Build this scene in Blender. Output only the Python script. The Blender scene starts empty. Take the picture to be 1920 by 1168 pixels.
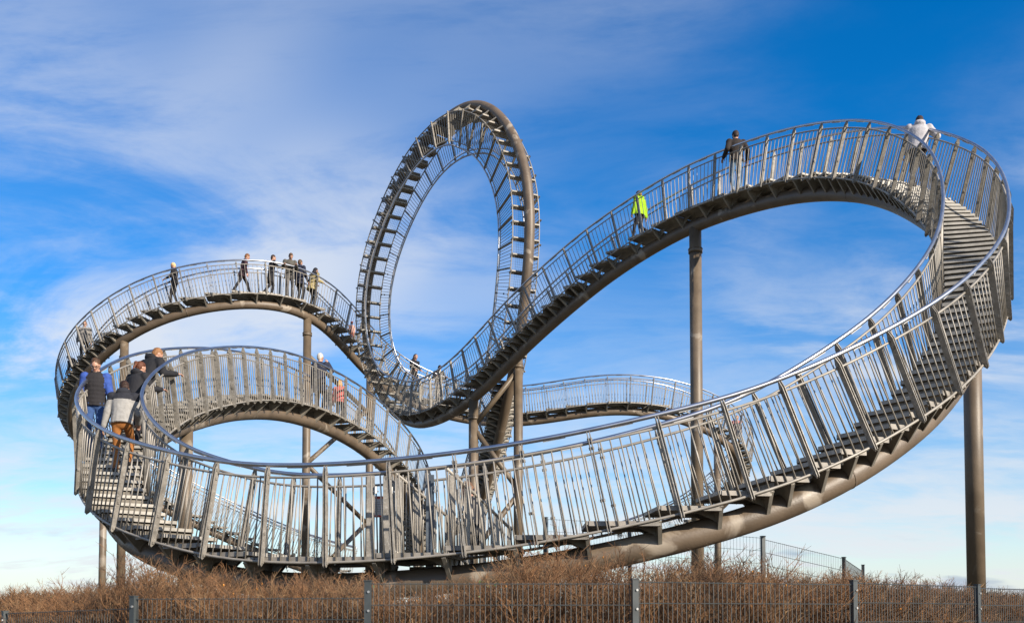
import bpy, bmesh, math, random
import numpy as np
from mathutils import Vector, Matrix, kdtree
random.seed(7); np.random.seed(7)
C = bpy.context.scene.collection
sc = bpy.context.scene

# ------------------------------------------------------------------ camera
cam_d = bpy.data.cameras.new('camera'); cam = bpy.data.objects.new('camera', cam_d); C.objects.link(cam)
cam_d.sensor_width = 36.0; cam_d.lens = 36.0*1900/1920
PITCH = math.radians(2.4)
cam.location = (0, 0, 0); cam.rotation_euler = (math.radians(90)+PITCH, 0, 0)
CY = 1150 - 1900*math.tan(PITCH)
cam_d.shift_x = 0.0; cam_d.shift_y = (CY-584)/1920
cam_d.clip_start = 0.1; cam_d.clip_end = 20000
sc.camera = cam

# ------------------------------------------------------------------ light
SUN_AZ, SUN_EL = math.radians(48), math.radians(25)       # azimuth from -y towards +x
sun_dir = Vector((math.sin(SUN_AZ)*math.cos(SUN_EL), -math.cos(SUN_AZ)*math.cos(SUN_EL), math.sin(SUN_EL)))
sl = bpy.data.lights.new('sun', 'SUN'); sl.energy = 5.0; sl.angle = math.radians(0.5); sl.color = (1.0, 0.90, 0.76)
so = bpy.data.objects.new('sun', sl); C.objects.link(so)
so.rotation_euler = sun_dir.to_track_quat('Z', 'Y').to_euler(); so.location = (30, -20, 40)

world = bpy.data.worlds.new('World'); sc.world = world; world.use_nodes = True
def build_world():
    nt = world.node_tree; N = nt.nodes; L = nt.links; N.clear()
    out = N.new('ShaderNodeOutputWorld'); bg = N.new('ShaderNodeBackground'); bg.inputs['Strength'].default_value = 0.055
    L.new(bg.outputs[0], out.inputs[0])
    sky = N.new('ShaderNodeTexSky'); sky.sky_type = 'NISHITA'; sky.sun_disc = False
    sky.sun_elevation = SUN_EL; sky.sun_rotation = math.pi - SUN_AZ
    sky.air_density = 1.0; sky.dust_density = 0.3; sky.ozone_density = 3.0; sky.altitude = 100
    hs = N.new('ShaderNodeHueSaturation'); hs.inputs['Hue'].default_value = 0.507; hs.inputs['Saturation'].default_value = 1.68; hs.inputs['Value'].default_value = 2.05
    L.new(sky.outputs[0], hs.inputs['Color'])
    tc = N.new('ShaderNodeTexCoord'); sp = N.new('ShaderNodeSeparateXYZ'); L.new(tc.outputs['Generated'], sp.inputs[0])
    def math_(op, a, b=None, c=None, clamp=False):
        m = N.new('ShaderNodeMath'); m.operation = op; m.use_clamp = clamp
        for i, v in enumerate((a, b, c)):
            if v is None: continue
            if isinstance(v, (int, float)): m.inputs[i].default_value = v
            else: L.new(v, m.inputs[i])
        return m.outputs[0]
    def ramp(v, a, b):
        r = N.new('ShaderNodeMapRange'); r.interpolation_type = 'SMOOTHSTEP'; r.clamp = True
        L.new(v, r.inputs[0]); r.inputs[1].default_value = a; r.inputs[2].default_value = b
        return r.outputs[0]
    z = math_('MAXIMUM', sp.outputs[2], 0.0)
    den = math_('ADD', z, 0.22)
    cx = math_('DIVIDE', sp.outputs[0], den); cy = math_('DIVIDE', sp.outputs[1], den)
    cv = N.new('ShaderNodeCombineXYZ'); L.new(cx, cv.inputs[0]); L.new(cy, cv.inputs[1])
    def noise(scale, rot, sx, sy, loc, detail=6, rough=0.55, dist=0.0):
        mp = N.new('ShaderNodeMapping'); mp.inputs['Rotation'].default_value = (0, 0, rot); mp.inputs['Scale'].default_value = (sx, sy, 1); mp.inputs['Location'].default_value = loc
        L.new(cv.outputs[0], mp.inputs[0])
        n = N.new('ShaderNodeTexNoise'); n.inputs['Scale'].default_value = scale; n.inputs['Detail'].default_value = detail
        n.inputs['Roughness'].default_value = rough; n.inputs['Distortion'].default_value = dist
        L.new(mp.outputs[0], n.inputs['Vector']); return n.outputs[0]
    big = noise(0.75, 0.5, 1.0, 0.7, SKY['big'], 3, 0.5, 0.3)             # where the cirrus sheets lie
    wisp = noise(1.5, 0.55, 0.7, 1.5, SKY['wisp'], 9, 0.62, 0.8)      # their torn streaks
    fine = noise(7.0, 0.5, 0.8, 1.6, SKY['fine'], 8, 0.65, 0.5)
    m1 = ramp(big, SKY['b0'], SKY['b1'])
    w = math_('ADD', math_('MULTIPLY', wisp, 0.78), math_('MULTIPLY', fine, 0.22))
    m2 = ramp(w, SKY['w0'], SKY['w1'])
    sheet = math_('MULTIPLY', m1, math_('ADD', math_('MULTIPLY', m2, 0.86), 0.14))
    low = math_('SUBTRACT', 1.0, ramp(z, 0.02, 0.40))                      # milky air towards the horizon
    lowc = math_('MULTIPLY', low, math_('ADD', math_('MULTIPLY', ramp(w, 0.36, 0.60), 0.55), 0.42))
    cov = math_('MAXIMUM', math_('MULTIPLY', sheet, SKY['cov']), lowc, clamp=True)
    hz = math_('SUBTRACT', 1.0, ramp(z, -0.02, 0.16))
    cov = math_('MAXIMUM', cov, math_('MULTIPLY', hz, 0.9), clamp=True)
    mix = N.new('ShaderNodeMixRGB'); L.new(cov, mix.inputs[0]); L.new(hs.outputs[0], mix.inputs[1]); mix.inputs[2].default_value = SKY['white']
    # small grey-blue flat clouds just above the horizon
    mp = N.new('ShaderNodeMapping'); mp.inputs['Scale'].default_value = (5.0, 5.0, 26.0); mp.inputs['Location'].default_value = SKY['puff']
    L.new(tc.outputs['Generated'], mp.inputs[0])
    pn = N.new('ShaderNodeTexNoise'); pn.inputs['Scale'].default_value = 1.6; pn.inputs['Detail'].default_value = 5; L.new(mp.outputs[0], pn.inputs['Vector'])
    band = math_('MULTIPLY', ramp(z, 0.012, 0.03), math_('SUBTRACT', 1.0, ramp(z, 0.05, 0.085)))
    pf = math_('MULTIPLY', math_('MULTIPLY', ramp(pn.outputs[0], 0.60, 0.70), band), 0.55)
    mix2 = N.new('ShaderNodeMixRGB'); L.new(pf, mix2.inputs[0]); L.new(mix.outputs[0], mix2.inputs[1]); mix2.inputs[2].default_value = (2.9, 3.9, 6.2, 1)
    L.new(mix2.outputs[0], bg.inputs['Color'])
SKY = dict(fine=(1.0, 7.0, 0), big=(1.1, 4.2, 0), wisp=(6.4, 2.2, 0), b0=0.36, b1=0.63, w0=0.36, w1=0.62, cov=0.92, white=(8.9, 9.3, 9.9, 1), puff=(1.3, 0.0, 0.0))
build_world()
vs = sc.view_settings; vs.view_transform = 'Standard'; vs.look = 'None'; vs.exposure = 0.70; vs.gamma = 1.0; vs.use_curve_mapping = False

# ------------------------------------------------------------------ materials
def mat(name, col, rough=0.6, metal=0.0, var=0.25, scale=6.0, bump=0.0, bscale=40.0, patch=None, spec=0.5):
    m = bpy.data.materials.new(name); m.use_nodes = True
    nt = m.node_tree; N = nt.nodes; L = nt.links; b = N['Principled BSDF']
    b.inputs['Roughness'].default_value = rough; b.inputs['Metallic'].default_value = metal
    b.inputs['Specular IOR Level'].default_value = spec
    geo = N.new('ShaderNodeNewGeometry')
    n = N.new('ShaderNodeTexNoise'); n.inputs['Scale'].default_value = scale; n.inputs['Detail'].default_value = 5; L.new(geo.outputs['Position'], n.inputs['Vector'])
    r = N.new('ShaderNodeMapRange'); r.inputs[1].default_value = 0.3; r.inputs[2].default_value = 0.7; r.inputs[3].default_value = 1-var; r.inputs[4].default_value = 1+var
    L.new(n.outputs[0], r.inputs[0])
    mul = N.new('ShaderNodeMixRGB'); mul.blend_type = 'MULTIPLY'; mul.inputs[0].default_value = 1.0; mul.inputs[1].default_value = (*col, 1)
    L.new(r.outputs[0], mul.inputs[2]); last = mul.outputs[0]
    if patch:
        pc, psc, lo, hi, amt = patch
        pn = N.new('ShaderNodeTexNoise'); pn.inputs['Scale'].default_value = psc; pn.inputs['Detail'].default_value = 6; pn.inputs['Distortion'].default_value = 0.6
        L.new(geo.outputs['Position'], pn.inputs['Vector'])
        pr = N.new('ShaderNodeMapRange'); pr.inputs[1].default_value = lo; pr.inputs[2].default_value = hi; pr.inputs[3].default_value = 0; pr.inputs[4].default_value = amt
        L.new(pn.outputs[0], pr.inputs[0])
        mx = N.new('ShaderNodeMixRGB'); L.new(pr.outputs[0], mx.inputs[0]); L.new(last, mx.inputs[1]); mx.inputs[2].default_value = (*pc, 1); last = mx.outputs[0]
    L.new(last, b.inputs['Base Color'])
    if bump:
        bn = N.new('ShaderNodeTexNoise'); bn.inputs['Scale'].default_value = bscale; bn.inputs['Detail'].default_value = 4; L.new(geo.outputs['Position'], bn.inputs['Vector'])
        bp = N.new('ShaderNodeBump'); bp.inputs['Strength'].default_value = bump; bp.inputs['Distance'].default_value = 0.02
        L.new(bn.outputs[0], bp.inputs['Height']); L.new(bp.outputs[0], b.inputs['Normal'])
    rr = N.new('ShaderNodeMapRange'); rr.inputs[3].default_value = max(rough-0.08, 0.05); rr.inputs[4].default_value = min(rough+0.08, 1); L.new(n.outputs[0], rr.inputs[0]); L.new(rr.outputs[0], b.inputs['Roughness'])
    return m
M = {}
M['tube'] = mat('brown_paint', (0.117, 0.085, 0.057), 0.5, 0.0, 0.22, 2.2, 0.15, 30, patch=((0.40, 0.34, 0.27), 1.3, 0.60, 0.66, 0.6))
M['column'] = mat('column_paint', (0.117, 0.086, 0.056), 0.5, 0.0, 0.25, 2.0, 0.12, 30, patch=((0.30, 0.26, 0.21), 1.5, 0.60, 0.66, 0.6))
M['galv'] = mat('galvanised_steel', (0.245, 0.224, 0.194), 0.52, 0.2, 0.28, 9.0, 0.1, 60, patch=((0.46, 0.44, 0.41), 30, 0.56, 0.66, 0.5))
M['bar'] = mat('galvanised_bar', (0.275, 0.25, 0.215), 0.5, 0.2, 0.22, 5.0)
M['tread'] = mat('galvanised_tread', (0.252, 0.228, 0.196), 0.6, 0.15, 0.3, 5.0, 0.12, 50, patch=((0.16, 0.145, 0.125), 2.0, 0.56, 0.7, 0.6))
M['riser'] = mat('shade_toned_riser', (0.17, 0.153, 0.128), 0.7, 0.0, 0.3, 4.0, 0.1, 40, spec=0.2)  # darker than the tread: shade on the stair fronts put into the colour
M['nose'] = mat('pale_nosing', (0.31, 0.29, 0.255), 0.55, 0.1, 0.2, 8.0)  # lip of the step, paler than the tread plate
M['bracket'] = mat('galvanised_bracket', (0.226, 0.204, 0.170), 0.6, 0.15, 0.3, 4.0, 0.1, 40)
M['steel'] = mat('stainless_handrail', (0.44, 0.455, 0.50), 0.36, 1.0, 0.1, 3.0)
M['strip'] = mat('light_strip_cover', (0.392, 0.383, 0.365), 0.5, 0.0, 0.08, 20.0)
M['fence'] = mat('anthracite_paint', (0.045, 0.052, 0.054), 0.45, 0.0, 0.2, 6.0)
M['darkpost'] = mat('dark_gate_paint', (0.07, 0.085, 0.105), 0.45, 0.0, 0.25, 6.0)
M['bolt'] = mat('zinc_bolt', (0.522, 0.505, 0.479), 0.35, 0.7, 0.1, 20.0)
M['ground'] = mat('dry_soil', (0.087, 0.074, 0.044), 0.95, 0.0, 0.4, 1.2, 0.5, 8)
M['twig'] = mat('bare_twig', (0.195, 0.096, 0.040), 0.8, 0.0, 0.45, 3.0)
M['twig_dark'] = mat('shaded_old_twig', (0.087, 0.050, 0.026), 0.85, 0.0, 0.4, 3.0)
M['twig_straw'] = mat('straw_twig', (0.26, 0.155, 0.075), 0.8, 0.0, 0.4, 3.0)
M['leaf'] = mat('green_leaf', (0.061, 0.104, 0.022), 0.55, 0.0, 0.35, 5.0)
M['hip'] = mat('orange_hip', (0.479, 0.191, 0.026), 0.5, 0.0, 0.3, 5.0)
M['red'] = mat('red_paint', (0.539, 0.078, 0.052), 0.5, 0.0, 0.15, 1.0)
M['white'] = mat('white_paint', (0.679, 0.670, 0.644), 0.5, 0.0, 0.1, 1.0)
M['eye'] = mat('dark_eye', (0.02, 0.015, 0.012), 0.2, 0.0, 0.05, 5.0)
_cl = {}
def cloth(name, col, rough=0.85, var=0.18, bump=0.3):
    if name not in _cl: _cl[name] = mat(name, col, rough, 0.0, var, 14.0, bump, 26.0, spec=0.25)
    return _cl[name]
SKIN = mat('skin', (0.43, 0.235, 0.16), 0.5, 0.0, 0.12, 30.0)

# ------------------------------------------------------------------ helpers
def props(o, label=None, cat=None, group=None, kind=None):
    if label: o['label'] = label
    if cat: o['category'] = cat
    if group: o['group'] = group
    if kind: o['kind'] = kind
    return o
def empty(name, loc, label=None, cat=None, group=None):
    o = bpy.data.objects.new(name, None); C.objects.link(o); o.location = loc; o.empty_display_size = 0.2
    return props(o, label, cat, group)
def link(name, me, parent=None, mw=None):
    """place mesh data `me` with WORLD matrix mw, keeping it under parent"""
    o = bpy.data.objects.new(name, me); C.objects.link(o)
    if parent is not None:
        o.parent = parent
    if mw is not None:
        W = mw
        base = WORLD.get(parent.name, Matrix()) if parent is not None else Matrix()
        if parent is not None: o.matrix_parent_inverse = base.inverted()
        o.matrix_basis = W
        WORLD[o.name] = W
    else:
        WORLD[o.name] = WORLD.get(parent.name, Matrix()) if parent is not None else Matrix()
    return o
WORLD = {}
def root(name, loc, label, cat, group=None):
    o = empty(name, loc, label, cat, group); WORLD[o.name] = Matrix.Translation(loc); return o
def mesh(name, V, Fc, m, smooth=False):
    me = bpy.data.meshes.new(name)
    V = np.asarray(V, np.float32)
    if isinstance(Fc, np.ndarray):
        k = Fc.shape[1]; nf = len(Fc)
        me.vertices.add(len(V)); me.vertices.foreach_set('co', V.ravel())
        me.loops.add(nf*k); me.loops.foreach_set('vertex_index', Fc.astype(np.int32).ravel())
        me.polygons.add(nf); me.polygons.foreach_set('loop_start', np.arange(nf, dtype=np.int32)*k)
        me.update(calc_edges=True)
    else:
        me.from_pydata([tuple(map(float, v)) for v in V], [], Fc)
    for mm in (m if isinstance(m, (list, tuple)) else [m]): me.materials.append(mm)
    if smooth: me.polygons.foreach_set('use_smooth', np.ones(len(me.polygons), bool))
    me.update(); return me
class MB:
    """collects boxes, prisms, tubes into one mesh"""
    def __init__(s): s.V = []; s.F = []; s.n = 0
    def add(s, V, F):
        s.V.extend([tuple(v) for v in V]); s.F.extend([tuple(i+s.n for i in f) for f in F]); s.n += len(V); return s
    def box(s, a, b):
        x0, y0, z0 = a; x1, y1, z1 = b
        return s.add([(x0,y0,z0),(x1,y0,z0),(x1,y1,z0),(x0,y1,z0),(x0,y0,z1),(x1,y0,z1),(x1,y1,z1),(x0,y1,z1)],
              [(0,3,2,1),(4,5,6,7),(0,1,5,4),(1,2,6,5),(2,3,7,6),(3,0,4,7)])
    def prism(s, poly, axis, a, b):
        """poly: 2D points; extruded along axis from a to b"""
        def P(p, t):
            return {'x': (t, p[0], p[1]), 'y': (p[0], t, p[1]), 'z': (p[0], p[1], t)}[axis]
        n = len(poly); V = [P(p, a) for p in poly]+[P(p, b) for p in poly]
        return s.add(V, [tuple(range(n))[::-1], tuple(range(n, 2*n))]+[(i, (i+1) % n, n+(i+1) % n, n+i) for i in range(n)])
    def cyl(s, p, q, r, k=8, r2=None):
        p = Vector(p); q = Vector(q); d = (q-p).normalized(); a = d.orthogonal().normalized(); b = d.cross(a); r2 = r if r2 is None else r2
        V = [p+(a*math.cos(t)+b*math.sin(t))*r for t in [2*math.pi*i/k for i in range(k)]]+[q+(a*math.cos(t)+b*math.sin(t))*r2 for t in [2*math.pi*i/k for i in range(k)]]
        return s.add(V, [tuple(range(k))[::-1], tuple(range(k, 2*k))]+[(i, (i+1) % k, k+(i+1) % k, k+i) for i in range(k)])
    def make(s, name, m, smooth=False): 
        me = mesh(name, s.V, s.F, m, smooth)
        bm = bmesh.new(); bm.from_mesh(me); bmesh.ops.recalc_face_normals(bm, faces=bm.faces); bm.to_mesh(me); bm.free(); return me
def tube_mesh(name, P, r, m, k=8, caps=True):
    P = np.asarray(P, float); n = len(P)
    T = np.gradient(P, axis=0); T /= np.linalg.norm(T, axis=1)[:, None]
    A = np.zeros_like(P); ref = np.array([0, 0, 1.0]) if abs(T[0, 2]) < .9 else np.array([1.0, 0, 0])
    a = ref-T[0]*(ref@T[0]); a /= np.linalg.norm(a)
    for i in range(n):
        a = a-T[i]*(a@T[i]); a /= np.linalg.norm(a); A[i] = a
    B = np.cross(T, A); th = np.arange(k)*2*np.pi/k
    r = np.broadcast_to(np.asarray(r, float), (n,))
    V = (P[:, None]+r[:, None, None]*(A[:, None]*np.cos(th)[None, :, None]+B[:, None]*np.sin(th)[None, :, None])).reshape(-1, 3)
    i = np.arange(n-1)[:, None]*k; j = np.arange(k)[None]; j2 = (j+1) % k
    Fq = np.stack([i+j, i+j2, i+k+j2, i+k+j], -1).reshape(-1, 4)
    F = [tuple(map(int, f)) for f in Fq]
    if caps: F += [tuple(range(k))[::-1], tuple(range((n-1)*k, n*k))]
    return mesh(name, V, F, m, True)
TRACK_LOOP = [(-3.783,40.551,1.931),(-3.701,39.513,2.951),(-3.771,38.391,3.786),(-3.989,37.189,4.441),(-4.331,35.921,4.940),(-4.738,34.609,5.316),(-5.174,33.275,5.581),(-5.619,31.935,5.730),(-6.041,30.600,5.774),(-6.417,29.273,5.715),(-6.730,27.954,5.558),(-6.969,26.639,5.311),(-7.136,25.323,5.005),(-7.250,24.007,4.646),(-7.335,22.697,4.251),(-7.393,21.410,3.797),(-7.393,20.166,3.262),(-7.307,18.972,2.690),(-7.076,17.855,2.118),(-6.626,16.852,1.578),(-5.943,15.991,1.108),(-5.043,15.283,0.755),(-3.979,14.742,0.489),(-2.785,14.353,0.385),(-1.512,14.076,0.415),(-0.208,13.889,0.536),(1.084,13.795,0.744),(2.334,13.816,1.029),(3.519,13.965,1.386),(4.603,14.237,1.865),(5.571,14.666,2.445),(6.420,15.254,3.087),(7.133,15.975,3.799),(7.719,16.806,4.540),(8.197,17.717,5.295),(8.593,18.671,6.046),(8.908,19.642,6.797),(9.127,20.620,7.545),(9.232,21.607,8.283),(9.204,22.609,9.000),(9.054,23.626,9.691),(8.785,24.672,10.311),(8.374,25.748,10.825),(7.825,26.844,11.231),(7.183,27.958,11.516),(6.469,29.063,11.688),(5.698,30.126,11.744),(4.885,31.130,11.647),(4.028,32.055,11.397),(3.125,32.901,11.001),(2.203,33.711,10.474),(1.274,34.532,9.874),(0.361,35.394,9.234),(-0.507,36.335,8.600),(-1.350,37.362,8.073),(-2.167,38.470,7.733),(-2.933,39.635,7.616),(-3.599,40.815,7.698),(-4.171,41.919,7.952),(-4.789,42.779,8.384),(-5.386,43.331,9.060),(-5.875,43.577,10.004),(-6.199,43.576,11.169),(-6.325,43.387,12.479),(-6.231,43.062,13.851),(-5.907,42.639,15.207),(-5.397,42.126,16.484),(-4.770,41.529,17.628),(-4.065,40.876,18.582),(-3.306,40.198,19.285),(-2.529,39.530,19.698),(-1.792,38.896,19.797),(-1.138,38.293,19.530),(-0.582,37.709,18.932),(-0.120,37.153,18.095),(0.244,36.660,17.097),(0.491,36.283,16.001),(0.614,36.072,14.855),(0.630,36.050,13.696),(0.567,36.209,12.551),(0.455,36.516,11.434),(0.310,36.935,10.351),(0.113,37.441,9.306),(-0.129,38.039,8.300),(-0.369,38.758,7.334),(-0.631,39.599,6.406),(-0.931,40.556,5.512),(-1.261,41.622,4.642),(-1.618,42.796,3.796)]
TRACK_REAR = [(-7.992,49.632,1.630),(-9.361,49.496,1.958),(-10.721,49.258,2.378),(-12.072,48.919,2.889),(-13.414,48.486,3.472),(-14.744,47.971,4.095),(-16.026,47.391,4.760),(-17.204,46.752,5.466),(-18.196,46.057,6.209),(-18.909,45.308,6.978),(-19.248,44.509,7.761),(-19.134,43.674,8.549),(-18.597,42.817,9.323),(-17.733,41.984,10.064),(-16.603,41.271,10.758),(-15.298,40.732,11.380),(-13.902,40.429,11.891),(-12.497,40.401,12.262),(-11.176,40.655,12.513),(-10.018,41.185,12.647),(-9.069,41.969,12.633),(-8.331,42.954,12.440),(-7.749,44.064,12.066),(-7.211,45.206,11.573),(-6.612,46.283,11.030),(-5.864,47.215,10.517),(-4.915,47.940,10.081),(-3.786,48.435,9.717),(-2.523,48.699,9.426),(-1.169,48.755,9.250),(0.241,48.647,9.218),(1.678,48.442,9.325),(3.129,48.230,9.504),(4.588,48.113,9.634),(6.039,48.169,9.626),(7.454,48.441,9.464),(8.787,48.932,9.174),(9.972,49.603,8.784),(10.915,50.408,8.294),(11.532,51.278,7.700),(11.767,52.115,7.010),(11.563,52.850,6.259),(10.887,53.442,5.486),(9.740,53.866,4.713),(8.124,54.114,3.956),(6.041,54.185,3.221)]

# ------------------------------------------------------------------ ground
def ground_z(x, y):
    r = np.sqrt(x*x+(y-28.0)**2)
    z = np.where(r < 15.3, 0.0, np.where(r < 18.6, -(r-15.3)*0.22, -0.726-(r-18.6)*0.105))
    return np.maximum(z, -25.0)
def build_ground():
    rr = np.concatenate([np.linspace(0, 30, 61), np.linspace(32, 260, 40), [400, 800, 1600, 4000, 9000]])
    na = 96; th = np.arange(na)*2*np.pi/na
    X = rr[:, None]*np.cos(th); Y = 28+rr[:, None]*np.sin(th)
    Z = ground_z(X, Y)+np.where(rr[:, None] < 40, 0.03*np.sin(X*1.7+Y*.6)*np.cos(Y*1.3-X*.4), 0)
    V = np.stack([X, Y, Z], -1).reshape(-1, 3)
    i = np.arange(len(rr)-1)[:, None]*na; j = np.arange(na)[None]; j2 = (j+1) % na
    F = np.stack([i+j, i+na+j, i+na+j2, i+j2], -1).reshape(-1, 4)
    o = bpy.data.objects.new('ground', mesh('ground', V, F, M['ground'], True)); C.objects.link(o); o['kind'] = 'structure'
build_ground()

# ------------------------------------------------------------------ stair tracks
HW, RAIL, SUBR, BOT, DECK = 0.53, 1.65, 1.48, 0.31, 0.38
SUBD = 16
def cubic(c, sub):
    c = np.array(c, float); n = len(c); t = np.arange(0, (n-1)*sub+1)/sub
    A = np.zeros((n, n)); B = np.zeros((n, n))
    for i in range(1, n-1):
        A[i, i-1] = 1; A[i, i] = 4; A[i, i+1] = 1; B[i, i-1] = 6; B[i, i] = -12; B[i, i+1] = 6
    A[0, 0] = 1; A[-1, -1] = 1
    Mm = np.linalg.solve(A, B) @ c
    i = np.minimum(t.astype(int), n-2); f = (t-i)[:, None]; a = 1-f
    return a*c[i]+f*c[i+1]+((a**3-a)*Mm[i]+(f**3-f)*Mm[i+1])/6
class Track:
    def __init__(s, ctrl, loop=None):
        p = cubic(ctrl, SUBD)
        T = np.gradient(p, axis=0); T /= np.linalg.norm(T, axis=1)[:, None]
        h = np.unwrap(np.arctan2(T[:, 1], T[:, 0]))
        s.inloop = np.zeros(len(p), bool)
        if loop:
            a, b = int(loop[0]*SUBD), int(loop[1]*SUBD)
            ha = h[a]; hb = np.arctan2(T[b, 1], T[b, 0]); hb = ha+((hb-ha+np.pi) % (2*np.pi)-np.pi)
            h[b:] = np.unwrap(np.arctan2(T[b:, 1], T[b:, 0])); h[b:] += hb-h[b]
            x = np.linspace(0, 1, b-a+1); h[a:b+1] = ha+(hb-ha)*(3*x*x-2*x**3); s.inloop[a:b] = True
        S = np.stack([np.sin(h), -np.cos(h), 0*h], -1)
        S -= T*np.sum(S*T, 1)[:, None]; S /= np.linalg.norm(S, axis=1)[:, None]
        s.p, s.T, s.S, s.U = p, T, S, np.cross(S, T); s.h = h
        s.s = np.concatenate([[0], np.cumsum(np.linalg.norm(np.diff(p, axis=0), axis=1))]); s.L = s.s[-1]
    def t2s(s, t): return float(np.interp(t*SUBD, np.arange(len(s.s)), s.s))
    def at(s, q):
        f = lambda a: np.array([np.interp(q, s.s, a[:, k]) for k in range(3)])
        p = f(s.p); T = f(s.T); T /= np.linalg.norm(T); S = f(s.S); S -= T*(S@T); S /= np.linalg.norm(S)
        return p, T, S, np.cross(S, T)
    def loopy(s, q): return bool(s.inloop[min(np.searchsorted(s.s, q), len(s.s)-1)])
    def line(s, side, up, a=None, b=None, step=2):
        a = 0 if a is None else a; b = s.L if b is None else b
        q = s.s[(s.s > a) & (s.s < b)][::step]; q = np.concatenate([[a], q, [b]])
        f = lambda A: np.stack([np.interp(q, s.s, A[:, k]) for k in range(3)], -1)
        return f(s.p)+side*f(s.S)+up*f(s.U)
    def stand(s, t, lat=0.0):
        """point on the deck and the heading there"""
        q = s.t2s(t); p, T, S, U = s.at(q); Sh = np.array([S[0], S[1], 0]); Sh /= np.linalg.norm(Sh)
        return p+U*(DECK+0.02)+Sh*lat, math.atan2(T[1], T[0])
def mw(p, X, Y, Z, s=(1, 1, 1)):
    return Matrix(((X[0]*s[0], Y[0]*s[1], Z[0]*s[2], p[0]), (X[1]*s[0], Y[1]*s[1], Z[1]*s[2], p[1]), (X[2]*s[0], Y[2]*s[1], Z[2]*s[2], p[2]), (0, 0, 0, 1)))

# shared piece meshes
def step_mesh(name, lip, riser):
    b = MB(); b.box((-.5, -.5, -.022), (.5, .5, 0))                    # plate, nose at +y
    b.box((-.5, .5, -.045 if riser else -.045), (.5, .53, .006))                            # folded nose
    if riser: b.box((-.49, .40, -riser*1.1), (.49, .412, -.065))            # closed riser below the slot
    b.box((-.5, -.53, -.055), (.5, -.5, 0))
    for x in (-.512, .5): b.box((x, -.5, -.06), (x+.012, .5, .004))
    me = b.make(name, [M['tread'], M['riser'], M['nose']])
    for p in me.polygons:
        c = p.center
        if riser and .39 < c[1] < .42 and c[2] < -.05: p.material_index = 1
        elif c[1] > .5: p.material_index = 2
    return me
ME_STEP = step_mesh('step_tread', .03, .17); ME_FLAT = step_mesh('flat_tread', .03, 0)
def bracket_mesh(name, gusset):
    b = MB()
    b.prism([(-.52, .325), (.52, .325), (.52, .27), (.17, -.03), (-.17, -.03), (-.52, .27)], 'y', -.006, .006)
    for sx in (-1, 1):
        q = [(sx*.52, .27), (sx*.17, -.03), (sx*.163, -.02), (sx*.513, .282)]
        b.prism(q, 'y', -.028, -.006); b.prism(q, 'y', .006, .028)
    if gusset: 
        for sx in (-.16, .15): b.prism([(-.42, .325), (.03, .325), (.03, .05), (-.05, .14), (-.22, .27)], 'x', sx, sx+.01)
    return b.make(name, M['bracket'])
def rung_mesh():
    b = MB(); b.box((-.5, -.13, -.025), (.5, .13, .0)); b.box((-.5, .115, -.07), (.5, .13, -.025)); b.box((-.5, -.13, -.05), (.5, -.115, -.025))
    for x in (-.512, .5): b.box((x, -.125, -.08), (x+.012, .125, .01))
    return b.make('loop_rung', M['bracket'])
ME_RUNG = rung_mesh()
ME_BR = bracket_mesh('tread_bracket', False); ME_BRG = bracket_mesh('gusset_bracket', True)
ME_LUG = MB().box((-.10, -.02, .1), (.10, .02, .36)).make('rung_lug', M['bracket'])
def post_mesh():
    b = MB(); poly = [(-.045, .30), (.02, .235), (.045, .26), (.045, 1.53), (.012, 1.625), (-.012, 1.625), (-.045, 1.53)]
    b.prism(poly, 'y', -.022, -.012); b.prism(poly, 'y', .012, .022)
    for z in (.3, .7, 1.40, 1.52): b.box((-.02, -.034, z-.018), (.02, .034, z+.018))
    return b.make('rail_post', M['galv'])
ME_POST = post_mesh()
ME_BAR = MB().cyl((0, 0, BOT), (0, 0, SUBR), .011, 6).make('baluster', M['bar'], True)
ME_STRIP = MB().box((-.15, -.008, -.006), (.15, .008, .006)).make('light_strip', M['strip'])
ME_RING = {}
def column(track_root, x, y, ztop, d, collar=True, zbase=None):
    zb = float(ground_z(np.array(x), np.array(y)))-.05 if zbase is None else zbase
    r = d/2
    b = MB(); b.cyl((x, y, zb), (x, y, ztop), r, 24)
    o = link('support_column', b.make('support_column', M['column'], False), track_root, Matrix())
    for pl in o.data.polygons: pl.use_smooth = len(pl.vertices) == 4
    if collar and ztop-zb > 2:
        c = MB(); c.cyl((x, y, ztop-.78), (x, y, ztop-.66), r*1.16, 24); c.cyl((x, y, ztop-.66), (x, y, ztop-.62), r*1.22, 24, r*1.05)
        me = c.make('collar', M['column'])
        for pl in me.polygons: pl.use_smooth = len(pl.vertices) == 4
        link('collar', me, o, Matrix())
    f = MB(); f.cyl((x, y, zb), (x, y, zb+.09), r*1.7, 20)
    link('base_plate', f.make('base_plate', M['column']), o, Matrix())
    return o
def brace(track_root, p, q, r=.1):
    me = MB().cyl(p, q, r, 16).make('brace', M['column'], True); link('brace', me, track_root, Matrix())

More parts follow.
